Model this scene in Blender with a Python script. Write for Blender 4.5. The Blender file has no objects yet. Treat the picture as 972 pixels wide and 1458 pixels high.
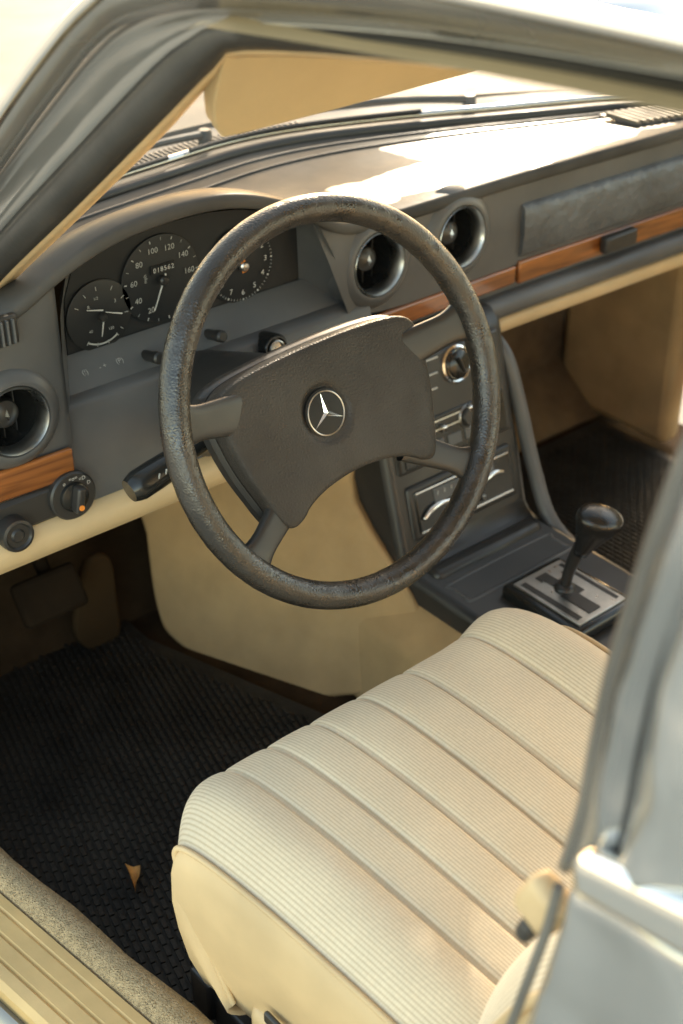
import bpy, bmesh, math, random
from math import sin, cos, pi, sqrt, exp, radians as R, atan2, asin
from mathutils import Vector as V, Matrix
random.seed(7)
SC = bpy.context.scene; COL = SC.collection

# ---------------------------------------------------------------- camera model
AH, PH, F = R(40.0), R(32.5), 2025.0
CAM = V((-1.174, -.994, .685))
rr = V((cos(AH), -sin(AH), 0)); dd = V((sin(AH)*cos(PH), cos(AH)*cos(PH), -sin(PH))); ww = rr.cross(dd)
def ray(px, py): return dd + rr*((px-486)/F) + ww*((729-py)/F)
def onX(px, py, c): k = ray(px, py); return CAM + k*((c-CAM.x)/k.x)
def onY(px, py, c): k = ray(px, py); return CAM + k*((c-CAM.y)/k.y)
def onZ(px, py, c): k = ray(px, py); return CAM + k*((c-CAM.z)/k.z)
def onP(px, py, p0, n):
    k = ray(px, py); return CAM + k*(n.dot(p0-CAM)/n.dot(k))

# ---------------------------------------------------------------- helpers
def lerp(a, b, t): return a+(b-a)*t
def itp(x, pts):
    if x <= pts[0][0]: return pts[0][1]
    for (x0, y0), (x1, y1) in zip(pts, pts[1:]):
        if x <= x1: return lerp(y0, y1, (x-x0)/(x1-x0))
    return pts[-1][1]
def sitp(x, pts, w=.02):
    return sum(itp(x+w*k, pts) for k in (-2, -1, 0, 1, 2))/5
def catmull(pts, n=6, closed=False):
    P = [V(p) for p in pts]; out = []; N = len(P)
    for i in range(N if closed else N-1):
        if closed: p0, p1, p2, p3 = P[i-1], P[i], P[(i+1) % N], P[(i+2) % N]
        else: p0, p1, p2, p3 = P[max(i-1, 0)], P[i], P[i+1], P[min(i+2, N-1)]
        for k in range(n):
            t = k/n
            out.append(.5*((2*p1)+(p2-p0)*t+(2*p0-5*p1+4*p2-p3)*t*t+(3*p1-p0-3*p2+p3)*t**3))
    if not closed: out.append(P[-1].copy())
    return out
def resample(pts, n):
    P = [V(p) for p in pts]; L = [0]
    for a, b in zip(P, P[1:]): L.append(L[-1]+(b-a).length)
    out = []
    for k in range(n):
        s = L[-1]*k/(n-1); i = 0
        while i < len(L)-2 and L[i+1] < s: i += 1
        out.append(P[i].lerp(P[i+1], (s-L[i])/max(L[i+1]-L[i], 1e-9)))
    return out

class MB:
    def __init__(s): s.v = []; s.f = []; s.uv = None
    def add(s, vs, fs):
        b = len(s.v); s.v += [V(p) for p in vs]; s.f += [tuple(i+b for i in q) for q in fs]; return s
    def grid(s, rows, cu=False, cv=False):
        n = len(rows[0]); m = len(rows); fs = []
        for i in range(m if cv else m-1):
            for j in range(n if cu else n-1):
                i2, j2 = (i+1) % m, (j+1) % n
                fs.append((i*n+j, i*n+j2, i2*n+j2, i2*n+j))
        return s.add([p for r in rows for p in r], fs)
    def box(s, c, sz, M=None):
        c = V(c); vs = []
        for x in (-.5, .5):
            for y in (-.5, .5):
                for z in (-.5, .5):
                    p = V((x*sz[0], y*sz[1], z*sz[2]))
                    vs.append(c+(M @ p if M else p))
        return s.add(vs, [(0,1,3,2),(4,6,7,5),(0,4,5,1),(2,3,7,6),(0,2,6,4),(1,5,7,3)])
    def tube(s, path, r, n=10, closed=False, caps=True):
        P = [V(p) for p in path]; m = len(P); rows = []; up = None
        for i in range(m):
            if closed: t = (P[(i+1) % m]-P[i-1])
            else: t = P[min(i+1, m-1)]-P[max(i-1, 0)]
            t.normalize()
            if up is None:
                up = V((0,0,1)) if abs(t.z) < .9 else V((1,0,0))
            up = (up - t*up.dot(t)).normalized(); sd = t.cross(up)
            rad = r(i/(m-1)) if callable(r) else r
            rows.append([P[i]+(up*cos(2*pi*k/n)+sd*sin(2*pi*k/n))*rad for k in range(n)])
        b = len(s.v); s.grid(rows, True, closed)
        if caps and not closed:
            s.f.append(tuple(b+k for k in range(n))); s.f.append(tuple(b+(m-1)*n+k for k in range(n)))
        return s
    def lathe(s, prof, c, ax, n=36, caps=True):
        c = V(c); ax = V(ax).normalized(); e1 = ax.orthogonal().normalized(); e2 = ax.cross(e1); rows = []
        for rad, h in prof:
            rows.append([c+ax*h+(e1*cos(2*pi*k/n)+e2*sin(2*pi*k/n))*max(rad, 1e-5) for k in range(n)])
        b = len(s.v); s.grid(rows, True)
        if caps:
            s.f.append(tuple(b+k for k in range(n))); s.f.append(tuple(b+(len(rows)-1)*n+k for k in range(n)))
        return s
    def prism(s, pts, off):
        P = [V(p) for p in pts]; n = len(P); off = V(off)
        return s.add(P+[p+off for p in P], [tuple(range(n)), tuple(range(2*n-1, n-1, -1))]+[(i, (i+1) % n, n+(i+1) % n, n+i) for i in range(n)])
    def flat(s, pts): return s.add(pts, [tuple(range(len(pts)))])
    def cut(s, holes, r):
        keep = []
        for q in s.f:
            c = sum((s.v[i] for i in q), V((0,0,0)))/len(q)
            if all((c.x-x)**2+(c.z-z)**2 > r*r for x, z in holes): keep.append(q)
        s.f = keep; return s

TXT = {}
def tgeo(t):
    if t not in TXT:
        cu = bpy.data.curves.new('t', 'FONT'); cu.body = t; cu.size = 1; cu.align_x = 'CENTER'; cu.align_y = 'CENTER'; cu.resolution_u = 3
        o = bpy.data.objects.new('t', cu); COL.objects.link(o)
        me = bpy.data.meshes.new_from_object(o.evaluated_get(bpy.context.evaluated_depsgraph_get()))
        TXT[t] = ([v.co.copy() for v in me.vertices], [tuple(p.vertices) for p in me.polygons])
        bpy.data.objects.remove(o); bpy.data.curves.remove(cu); bpy.data.meshes.remove(me)
    return TXT[t]
def text(mb, t, c, size, ex=(1,0,0), ey=(0,0,1)):
    vs, fs = tgeo(t); c = V(c); ex = V(ex); ey = V(ey)
    mb.add([c+ex*(v.x*size)+ey*(v.y*size) for v in vs], fs); return mb

ORG = {}
def obj(name, mb, mat, parent=None, local=False, loc=None, ang=40, sub=0, bevel=0, solid=0, label=None, seg=3):
    o0 = V((0,0,0))
    if parent is not None and not local: o0 = ORG[parent.name]
    elif loc is not None: o0 = V(loc)
    me = bpy.data.meshes.new(name)
    me.from_pydata([tuple(v-o0) for v in mb.v], [], mb.f)
    if mb.uv:
        ul = me.uv_layers.new(name='UVMap')
        for l in me.loops: ul.data[l.index].uv = mb.uv[l.vertex_index]
    bm = bmesh.new(); bm.from_mesh(me); bmesh.ops.recalc_face_normals(bm, faces=bm.faces); bm.to_mesh(me); bm.free()
    me.polygons.foreach_set('use_smooth', [True]*len(me.polygons))
    me.set_sharp_from_angle(angle=R(ang))
    me.materials.append(mat)
    o = bpy.data.objects.new(name, me); COL.objects.link(o)
    if parent is not None: o.parent = parent
    elif loc is not None: o.location = loc
    ORG[o.name] = o0
    if solid:
        m = o.modifiers.new('s', 'SOLIDIFY'); m.thickness = solid; m.offset = 0
    if bevel:
        m = o.modifiers.new('b', 'BEVEL'); m.width = bevel; m.segments = seg; m.limit_method = 'ANGLE'; m.angle_limit = R(35)
    if sub:
        m = o.modifiers.new('u', 'SUBSURF'); m.levels = sub; m.render_levels = sub
    if label: o['label'] = label
    return o
def tag(o, label, cat, group=None, kind=None):
    o['label'] = label; o['category'] = cat
    if group: o['group'] = group
    if kind: o['kind'] = kind
    return o
def thing(name, loc, label, cat, group=None, rot=None):
    o = bpy.data.objects.new(name, None); COL.objects.link(o); o.location = loc; o.empty_display_size = .05
    if rot: o.rotation_euler = rot
    ORG[o.name] = V(loc)
    return tag(o, label, cat, group)

# ---------------------------------------------------------------- materials
def mat(name, col, rough=.5, metal=0., bump=(), coat=0., var=.15, vscale=8., spec=.5, sheen=0., rvar=.08):
    m = bpy.data.materials.new(name); m.use_nodes = True; nt = m.node_tree; N = nt.nodes; L = nt.links
    b = N['Principled BSDF']; tc = N.new('ShaderNodeTexCoord')
    b.inputs['Metallic'].default_value = metal; b.inputs['Coat Weight'].default_value = coat; b.inputs['Coat Roughness'].default_value = .08
    b.inputs['Specular IOR Level'].default_value = spec; b.inputs['Sheen Weight'].default_value = sheen
    nz = N.new('ShaderNodeTexNoise'); nz.inputs['Scale'].default_value = vscale; nz.inputs['Detail'].default_value = 6; L.new(tc.outputs['Object'], nz.inputs['Vector'])
    mr = N.new('ShaderNodeMapRange'); mr.inputs[1].default_value = .3; mr.inputs[2].default_value = .7; mr.inputs[3].default_value = 1-var; mr.inputs[4].default_value = 1+var
    L.new(nz.outputs['Fac'], mr.inputs[0])
    mx = N.new('ShaderNodeMixRGB'); mx.blend_type = 'MULTIPLY'; mx.inputs[0].default_value = 1; mx.inputs[1].default_value = (*col, 1); L.new(mr.outputs[0], mx.inputs[2])
    L.new(mx.outputs[0], b.inputs['Base Color'])
    m2 = N.new('ShaderNodeMapRange'); m2.inputs[1].default_value = .3; m2.inputs[2].default_value = .7; m2.inputs[3].default_value = max(rough-rvar, .02); m2.inputs[4].default_value = rough+rvar
    n2 = N.new('ShaderNodeTexNoise'); n2.inputs['Scale'].default_value = vscale*3.1; n2.inputs['Detail'].default_value = 4; L.new(tc.outputs['Object'], n2.inputs['Vector'])
    L.new(n2.outputs['Fac'], m2.inputs[0]); L.new(m2.outputs[0], b.inputs['Roughness'])
    prev = None
    for kind, sc, st, dist in bump:
        if kind == 'v':
            t = N.new('ShaderNodeTexVoronoi'); t.feature = 'DISTANCE_TO_EDGE'; o = t.outputs['Distance']
        else:
            t = N.new('ShaderNodeTexNoise'); t.inputs['Detail'].default_value = 5 if kind == 'n' else 1; o = t.outputs['Fac']
        t.inputs['Scale'].default_value = sc; L.new(tc.outputs['Object'], t.inputs['Vector'])
        bp = N.new('ShaderNodeBump'); bp.inputs['Strength'].default_value = st; bp.inputs['Distance'].default_value = dist
        L.new(o, bp.inputs['Height'])
        if prev: L.new(prev.outputs[0], bp.inputs['Normal'])
        prev = bp
    if prev: L.new(prev.outputs[0], b.inputs['Normal'])
    return m
LEATH = mat('worn_leather', (.024,.021,.018), .30, bump=(('v', 300, .5, .0012), ('n', 80, .4, .0020), ('s', 30, .5, .004)), var=.40, vscale=14, rvar=.10, spec=.8)
PADM = mat('pad_vinyl', (.044,.039,.034), .46, bump=(('v', 270, .65, .0013), ('n', 40, .35, .003), ('s', 14, .5, .008)), var=.3, vscale=9, rvar=.08, spec=.28)
DASH = mat('dash_vinyl', (.090,.088,.086), .42, bump=(('v', 480, .25, .0006), ('n', 30, .12, .003)), var=.3, vscale=6, rvar=.08)
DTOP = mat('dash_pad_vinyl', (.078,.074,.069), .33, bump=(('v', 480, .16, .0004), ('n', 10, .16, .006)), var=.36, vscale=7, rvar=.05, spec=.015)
# sun glare is painted in as patches of raised specular level on the pad
def glare_patches(m):
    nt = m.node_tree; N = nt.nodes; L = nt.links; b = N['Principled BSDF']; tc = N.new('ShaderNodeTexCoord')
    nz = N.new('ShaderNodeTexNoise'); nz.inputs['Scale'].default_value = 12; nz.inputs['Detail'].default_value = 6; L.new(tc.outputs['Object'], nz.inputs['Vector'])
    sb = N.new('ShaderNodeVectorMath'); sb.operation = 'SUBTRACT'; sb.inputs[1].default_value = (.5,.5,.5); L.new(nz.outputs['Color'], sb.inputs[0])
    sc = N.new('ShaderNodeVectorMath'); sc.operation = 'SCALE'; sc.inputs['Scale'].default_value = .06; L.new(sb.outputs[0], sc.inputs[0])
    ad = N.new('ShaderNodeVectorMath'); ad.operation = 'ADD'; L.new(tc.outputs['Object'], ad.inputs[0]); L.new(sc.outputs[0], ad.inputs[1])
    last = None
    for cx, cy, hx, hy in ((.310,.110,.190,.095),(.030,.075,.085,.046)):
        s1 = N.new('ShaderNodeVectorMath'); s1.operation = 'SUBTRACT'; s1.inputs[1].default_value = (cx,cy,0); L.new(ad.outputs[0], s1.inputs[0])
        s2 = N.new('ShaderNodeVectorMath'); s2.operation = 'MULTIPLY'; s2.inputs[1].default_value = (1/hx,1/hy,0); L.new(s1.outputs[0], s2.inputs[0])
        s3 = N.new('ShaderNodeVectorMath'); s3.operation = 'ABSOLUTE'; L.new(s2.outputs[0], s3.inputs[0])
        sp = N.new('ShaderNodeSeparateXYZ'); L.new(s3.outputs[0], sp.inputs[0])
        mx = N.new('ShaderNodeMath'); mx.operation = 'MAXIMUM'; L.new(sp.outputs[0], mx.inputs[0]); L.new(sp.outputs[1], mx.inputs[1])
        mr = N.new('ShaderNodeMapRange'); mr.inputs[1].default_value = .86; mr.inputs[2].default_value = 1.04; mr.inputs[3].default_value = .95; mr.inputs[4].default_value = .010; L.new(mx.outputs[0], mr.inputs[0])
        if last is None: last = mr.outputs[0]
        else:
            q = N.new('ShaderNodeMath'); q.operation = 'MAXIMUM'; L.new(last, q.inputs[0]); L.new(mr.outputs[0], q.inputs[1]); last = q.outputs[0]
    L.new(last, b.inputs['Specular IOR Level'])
glare_patches(DTOP)
LIDM = mat('lid_vinyl', (.098,.102,.106), .40, bump=(('v', 170, .30, .0014), ('n', 55, .7, .007)), var=.25, vscale=12)
BLK = mat('black_plastic', (.030,.028,.026), .36, bump=(('n', 300, .1, .0004),), var=.25)
GLOSS = mat('gloss_black', (.016,.016,.015), .2, var=.2)
KNOB = mat('knob_black', (.018,.017,.016), .24, bump=(('n', 200, .1, .0004),), var=.2)
EMBK = mat('emblem_black', (.010,.010,.010), .42, var=.2, spec=.3)
DIAL = mat('dial_black', (.014,.015,.016), .55, var=.2)
STRIP = mat('slate_strip', (.10,.102,.102), .5, var=.15)
WHITE = mat('white_print', (.58,.57,.53), .6, var=.06)
PRINT = mat('dial_print', (.40,.40,.375), .6, var=.1)
ORANGE = mat('orange_paint', (.80,.25,.03), .5, var=.1)
CHROME = mat('bright_chrome', (.88,.86,.82), .12, 1., var=.08, rvar=.05)
SILVER = mat('satin_silver', (.62,.61,.58), .30, 1., var=.15)
PEWTER = mat('dull_metal', (.44,.43,.405), .34, 1., var=.2, vscale=30)
BEIGE = mat('beige_vinyl', (.60,.44,.245), .44, bump=(('v', 420, .18, .0006), ('n', 40, .2, .002)), var=.12, vscale=10)
SILLV = mat('sill_vinyl', (.62,.425,.19), .40, bump=(('n', 60, .3, .002),), var=.14, vscale=14)
TUNN = mat('beige_carpet_panel', (.44,.285,.13), .8, bump=(('n', 500, .6, .001), ('n', 40, .2, .003)), var=.12, vscale=16)
CARP = mat('tan_carpet', (.50,.37,.21), .95, bump=(('v', 300, 1., .004), ('n', 700, .8, .002)), var=.18, vscale=160)
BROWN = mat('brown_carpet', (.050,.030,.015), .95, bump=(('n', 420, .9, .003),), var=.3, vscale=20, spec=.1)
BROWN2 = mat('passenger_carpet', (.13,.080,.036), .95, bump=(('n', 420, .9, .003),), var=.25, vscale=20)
GRILLE = mat('grille_tan', (.20,.165,.12), .6, var=.15)
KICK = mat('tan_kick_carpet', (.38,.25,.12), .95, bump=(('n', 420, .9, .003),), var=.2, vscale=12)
RUB = mat('rubber_mat', (.019,.016,.0125), .62, bump=(('n', 120, .6, .003),), var=.6, vscale=10)
PEDR = mat('pedal_rubber', (.016,.0105,.006), .9, bump=(('n', 120, .4, .002),), var=.3, vscale=16, spec=.08)
PEDT = mat('tan_pedal', (.042,.025,.011), .9, var=.3, spec=.1)
SEAL = mat('rubber_seal', (.042,.039,.035), .40, bump=(('n', 80, .2, .002),), var=.3)
TAUPE = mat('taupe_rubber', (.14,.132,.118), .36, bump=(('n', 80, .2, .002),), var=.3)
PAINT = mat('grey_blue_paint', (.54,.54,.53), .12, .75, bump=(('s', 9, .6, .05),), coat=.8, var=.10, vscale=3)
DGLASS = mat('window_edge_paint', (.33,.335,.335), .12, .65, bump=(('s', 11, .6, .04),), coat=1., var=.2, vscale=4)
FRAMEP = mat('frame_paint', (.23,.22,.205), .22, .4, bump=(('s', 8, .35, .03),), coat=.6, var=.10, vscale=3)
HOODM = mat('hood_paint', (.24,.225,.20), .55, 0., coat=0., var=.12, vscale=3, spec=.08)
GRND = mat('pale_concrete', (.42,.39,.33), .9, bump=(('n', 60, .4, .01),), var=.2, vscale=1.5)
LEAF = mat('dry_leaf', (.50,.24,.06), .7, var=.4, vscale=90)
HEAD = mat('headliner', (.50,.37,.20), .85, bump=(('n', 300, .3, .001),), var=.08)

def woodmat():
    m = bpy.data.materials.new('polished_wood'); m.use_nodes = True; nt = m.node_tree; N = nt.nodes; L = nt.links; b = N['Principled BSDF']
    tc = N.new('ShaderNodeTexCoord'); mp = N.new('ShaderNodeMapping'); mp.inputs['Scale'].default_value = (4, 30, 48); L.new(tc.outputs['Object'], mp.inputs['Vector'])
    nz = N.new('ShaderNodeTexNoise'); nz.inputs['Scale'].default_value = 1.6; nz.inputs['Detail'].default_value = 7; nz.inputs['Distortion'].default_value = .9; L.new(mp.outputs[0], nz.inputs['Vector'])
    cr = N.new('ShaderNodeValToRGB'); e = cr.color_ramp.elements; e[0].position = .27; e[0].color = (.090,.026,.007,1); e[1].position = .73; e[1].color = (.37,.125,.028,1)
    L.new(nz.outputs['Fac'], cr.inputs[0]); L.new(cr.outputs[0], b.inputs['Base Color'])
    b.inputs['Roughness'].default_value = .2; b.inputs['Coat Weight'].default_value = 1; b.inputs['Coat Roughness'].default_value = .04
    return m
WOOD = woodmat()
def clothmat():
    m = bpy.data.materials.new('striped_cloth'); m.use_nodes = True; nt = m.node_tree; N = nt.nodes; L = nt.links; b = N['Principled BSDF']
    tc = N.new('ShaderNodeTexCoord'); sp = N.new('ShaderNodeSeparateXYZ'); L.new(tc.outputs['UV'], sp.inputs[0])
    def wave(sock, per):
        k = N.new('ShaderNodeMath'); k.operation = 'MULTIPLY'; k.inputs[1].default_value = 2*pi/per; L.new(sock, k.inputs[0])
        s_ = N.new('ShaderNodeMath'); s_.operation = 'SINE'; L.new(k.outputs[0], s_.inputs[0])
        q = N.new('ShaderNodeMapRange'); q.inputs[1].default_value = -1; q.inputs[2].default_value = 1; L.new(s_.outputs[0], q.inputs[0]); return q.outputs[0]
    a = wave(sp.outputs[0], .0037); c = wave(sp.outputs[1], .0026)
    pw = N.new('ShaderNodeMath'); pw.operation = 'POWER'; pw.inputs[1].default_value = 2.2; L.new(a, pw.inputs[0])
    nz = N.new('ShaderNodeTexNoise'); nz.inputs['Scale'].default_value = 7; nz.inputs['Detail'].default_value = 5; L.new(tc.outputs['Object'], nz.inputs['Vector'])
    n4 = N.new('ShaderNodeTexNoise'); n4.inputs['Scale'].default_value = 300; n4.inputs['Detail'].default_value = 3; L.new(tc.outputs['Object'], n4.inputs['Vector'])
    c1 = N.new('ShaderNodeMixRGB'); c1.inputs[1].default_value = (.77,.665,.495,1); c1.inputs[2].default_value = (.59,.480,.325,1); L.new(pw.outputs[0], c1.inputs[0])
    c2 = N.new('ShaderNodeMixRGB'); c2.blend_type = 'MULTIPLY'; c2.inputs[2].default_value = (.96,.95,.93,1); L.new(c, c2.inputs[0]); L.new(c1.outputs[0], c2.inputs[1])
    mr = N.new('ShaderNodeMapRange'); mr.inputs[1].default_value = .3; mr.inputs[2].default_value = .7; mr.inputs[3].default_value = .88; mr.inputs[4].default_value = 1.05; L.new(nz.outputs['Fac'], mr.inputs[0])
    c3 = N.new('ShaderNodeMixRGB'); c3.blend_type = 'MULTIPLY'; c3.inputs[0].default_value = 1; L.new(c2.outputs[0], c3.inputs[1]); L.new(mr.outputs[0], c3.inputs[2])
    mr2 = N.new('ShaderNodeMapRange'); mr2.inputs[1].default_value = .3; mr2.inputs[2].default_value = .7; mr2.inputs[3].default_value = .94; mr2.inputs[4].default_value = 1.04; L.new(n4.outputs['Fac'], mr2.inputs[0])
    c4 = N.new('ShaderNodeMixRGB'); c4.blend_type = 'MULTIPLY'; c4.inputs[0].default_value = 1; L.new(c3.outputs[0], c4.inputs[1]); L.new(mr2.outputs[0], c4.inputs[2])
    L.new(c4.outputs[0], b.inputs['Base Color']); b.inputs['Roughness'].default_value = .9; b.inputs['Sheen Weight'].default_value = .10
    bp = N.new('ShaderNodeBump'); bp.inputs['Strength'].default_value = .22; bp.inputs['Distance'].default_value = .0005; bp.invert = True; L.new(a, bp.inputs['Height'])
    n3 = N.new('ShaderNodeTexNoise'); n3.inputs['Scale'].default_value = 10; L.new(tc.outputs['Object'], n3.inputs['Vector'])
    b2 = N.new('ShaderNodeBump'); b2.inputs['Strength'].default_value = .55; b2.inputs['Distance'].default_value = .018; L.new(n3.outputs['Fac'], b2.inputs['Height']); L.new(bp.outputs[0], b2.inputs['Normal'])
    L.new(b2.outputs[0], b.inputs['Normal'])
    return m
CLOTH = clothmat()
def glassmat():
    m = bpy.data.materials.new('tinted_glass'); m.use_nodes = True; nt = m.node_tree; N = nt.nodes; L = nt.links
    N.remove(N['Principled BSDF']); t = N.new('ShaderNodeBsdfTransparent'); t.inputs[0].default_value = (.74,.73,.70,1)
    g = N.new('ShaderNodeBsdfGlossy'); g.inputs['Roughness'].default_value = .03
    nz = N.new('ShaderNodeTexNoise'); nz.inputs['Scale'].default_value = 6; mr = N.new('ShaderNodeMapRange'); mr.inputs[3].default_value = .05; mr.inputs[4].default_value = .14; L.new(nz.outputs['Fac'], mr.inputs[0])
    x = N.new('ShaderNodeMixShader'); L.new(mr.outputs[0], x.inputs[0]); L.new(t.outputs[0], x.inputs[1]); L.new(g.outputs[0], x.inputs[2]); L.new(x.outputs[0], N['Material Output'].inputs[0])
    return m
GLASS = glassmat()

# ================================================================= ground
g = MB().flat([(-150,-150,-.80),(150,-150,-.80),(150,150,-.80),(-150,150,-.80)])
o = obj('ground', g, GRND, loc=(0,0,-.80)); o['kind'] = 'structure'

# ================================================================= dashboard
TH = R(22.3)
AXF = V((0, cos(TH), -sin(TH)))
W = V((-.348, -.012, -.001))
HP = [(-.76,.035),(-.66,.07),(-.58,.097),(-.53,.126),(-.47,.147),(-.41,.154),(-.35,.155),(-.30,.148),(-.24,.126),(-.19,.098),(-.14,.066),(-.09,.055),(.76,.052)]
YP = [(-.76,.222),(-.55,.212),(-.25,.210),(-.18,.222),(-.11,.244),(.19,.244),(.76,.226)]
WP = [(-.76,.42),(-.5,.49),(-.31,.528),(0,.565),(.2,.50),(.4,.41),(.6,.325),(.76,.275)]
H = lambda x: sitp(x, HP, .012)
YL = lambda x: sitp(x, YP, .015)
YW = lambda x: sitp(x, WP, .04)
dash = thing('dashboard', (0,.25,-.15), 'black vinyl car dashboard with wood trim, round air vents and instrument cluster', 'dashboard')
VENTS = [(-.078,.255,-.003,1),(.064,.255,-.004,1),(-.603,.224,-.026,.93)]
VH = [(v[0], v[2]) for v in VENTS]
xs = [-.74+1.48*i/110 for i in range(111)]
FR = [1,.9,.78,.64,.5,.38,.27,.18,.11,.06,.03,.012,.003,0,.003,.012,.035]
DZ = [0]*10+[.0,-.0006,-.003,-.008,-.013,-.016,-.017]
rows = []
for x in xs:
    h = H(x); yl = YL(x); yw = YW(x); row = []
    for f_, dz in zip(FR, DZ):
        k = min(max(1-(f_-.06)*1.35, 0), 1); k = k*k*(3-2*k)
        row.append(V((x, yl+f_*(yw-yl), lerp(.048, h, k)+dz)))
    rows.append(row)
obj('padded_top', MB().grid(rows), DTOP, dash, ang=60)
# seams and defrost slots on the padded top
obj('pad_seam', MB().tube([V((x, lerp(YL(x),YW(x),.80), .0485)) for x in [lerp(-.50,.66,k/40) for k in range(41)]], .0022, 8), BLK, dash, ang=80)
obj('defrost_slot', MB().tube([V((x, lerp(YL(x),YW(x),.91), .0475)) for x in [lerp(-.48,.60,k/40) for k in range(41)]], .0032, 8), BLK, dash, ang=80)
bs = MB(); top_ = []; bot_ = []
for k in range(9):
    x = lerp(.452,.628,k/8); y = lerp(YL(x),YW(x),.56); top_.append(V((x,y+.034,.0525))); bot_.append(V((x,y-.034,.0525)))
sg_ = obj('speaker_grille', bs.prism(top_+bot_[::-1], (0,0,.002)), BLK, dash, bevel=.0008)
dg = MB()
for k in range(14):
    x = .462+.0120*k; y = lerp(YL(x),YW(x),.56); dg.box((x, y, .0560), (.0066,.060,.004))
obj('grille_ribs', dg, GRILLE, sg_)
# centre and passenger face
rows = []
lev = [(-.0,.006)]+[(.04*k, lerp(.006,.003,min(1,k/6))) for k in range(1, 15)]+[(.6,.003),(.601,.012),(.805,.012),(.806,.002),(.83,-.006),(.88,-.010),(.94,-.008),(.98,.002),(1,.03)]
for i in range(120):
    s = i/119
    xt = lerp(-.182, .74, s**1.2); xb = lerp(-.088, .74, s**1.2)
    zt = H(xt)-.014; row = []
    for t, dy in lev:
        z = lerp(zt, -.150, t); x = lerp(xt, xb, t)
        row.append(V((x, YL(max(x,-.13))+dy, z)))
    rows.append(row)
obj('facia', MB().grid(rows).cut(VH, .041), DASH, dash, ang=50)
# wood strips
def strip(x0, x1, z0, z1, dy, th=.008, n=20, yf=YL):
    m = MB(); rws = []
    for i in range(n+1):
        x = lerp(x0, x1, i/n); y = yf(x)+dy
        rws.append([V((x,y,z0)), V((x,y,z1)), V((x,y+th,z1)), V((x,y+th,z0))])
    m.grid(rws, True); m.f.append(tuple(range(4))); m.f.append(tuple(range(4*n, 4*n+4))); return m
obj('wood_trim', strip(-.098, .176, -.100, -.074, -.001), WOOD, dash, bevel=.003)
obj('wood_trim', strip(.180, .735, -.102, -.069, -.002), WOOD, dash, bevel=.003)
obj('wood_trim', strip(-.74, -.542, -.115, -.079, -.004), WOOD, dash, bevel=.003)
# glovebox lid
m = MB(); rws = []
for i in range(31):
    x = lerp(.182, .73, i/30); y = YL(x)
    e = .004 if i in (0, 30) else 0
    prof = [(-.064,.004),(-.062,-.003),(-.056,-.0075),(-.03,-.009),(-.005,-.0085),(.006,-.007),(.010,-.003),(.0115,.004)]
    rws.append([V((x, y+dy+e, z)) for z, dy in prof])
m.grid(rws); m.f.append(tuple(range(8))); m.f.append(tuple(range(30*8, 31*8)))
lid = obj('glovebox_lid', m, LIDM, dash, ang=50)
hb = MB().box((.372, YL(.37)-.009, -.083), (.068,.014,.025))
obj('lid_handle', hb, BLK, lid, bevel=.004)
# beige under panel, passenger side
rws = []
for i in range(20):
    x = lerp(.10, .74, i/19); y = YL(x)
    rws.append([V((x,y+.016,-.153)), V((x,y+.010,-.159)), V((x,y+.012,-.173)), V((x,y+.024,-.180)), V((x,.50,-.235))])
obj('under_panel', MB().grid(rws), BEIGE, dash, ang=60, solid=.004)
# cheek beside the driver door
rws = []
for i in range(36):
    x = lerp(-.74, -.534, i/35); y = YL(x); h = H(x); e = max(0, (x+.55)/.016)
    rws.append([V((x, y+.006+.006*e*e, lerp(h-.014, -.118, k/22))) for k in range(23)])
obj('side_facia', MB().grid(rws).cut(VH, .040), DASH, dash, ang=60)
# side demister grille
gm = MB().box((-.62, .212, .076), (.066,.010,.032)); gr = obj('demister_grille', gm, BLK, dash, bevel=.003)
gs = MB()
for k in range(9): gs.box((-.646+.0065*k, .206, .076), (.0022,.006,.026))
obj('grille_slats', gs, STRIP, gr)
# cluster recess
lipL = [(-.536,-.045),(-.536,.02),(-.533,.07),(-.522,H(-.522)-.018)]+[(x, H(x)-.018) for x in (-.49,-.45,-.40,-.35,-.30,-.25,-.21)]+[(-.183,.080),(-.155,.035),(-.125,-.02),(-.108,-.052)]
clu = [(-.492,-.045),(-.492,.01),(-.489,.05),(-.475,.083),(-.45,.104),(-.41,.114),(-.36,.116),(-.31,.112),(-.26,.102),(-.21,.09),(-.18,.078),(-.168,.06),(-.167,.03),(-.166,-.01),(-.166,-.045)]
YC = .292
a = resample([V((x,0,z)) for x, z in lipL], 60); b = resample([V((x,0,z)) for x, z in clu], 60)
rws = []
for p, q in zip(a, b):
    y0 = YL(p.x)+.008
    rws.append([V((lerp(p.x,q.x,t), lerp(y0, YC, t), lerp(p.z,q.z,t))) for t in (0,.05,.3,.7,1)])
obj('cluster_surround', MB().grid(rws), DASH, dash, ang=60)
cp = MB().prism([V((p.x, YC-.002, p.z)) for p in b], (0,.01,0))
cl = obj('instrument_cluster', cp, DIAL, dash)
YD = YC-.006
GA, SP, CK = (-.450,.022), (-.367,.043), (-.255,.030)
def dial(name, c, r):
    m = MB().lathe([(0,0),(r,0),(r,.0028),(r*.985,.0032)], (c[0], YD+.003, c[1]), (0,-1,0), 48)
    return obj(name, m, DIAL, cl)
dial('gauge_dial', GA, .0415); dial('speedometer_dial', SP, .052); dial('clock_dial', CK, .047)
YN = YD-.0025
def tick(m, c, ang, r0, r1, wd):
    u = V((cos(ang),0,sin(ang))); n = V((-sin(ang),0,cos(ang))); cc = V((c[0], YN, c[1]))
    m.flat([cc+u*r0-n*wd, cc+u*r0+n*wd, cc+u*r1+n*wd, cc+u*r1-n*wd])
m = MB()
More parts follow.
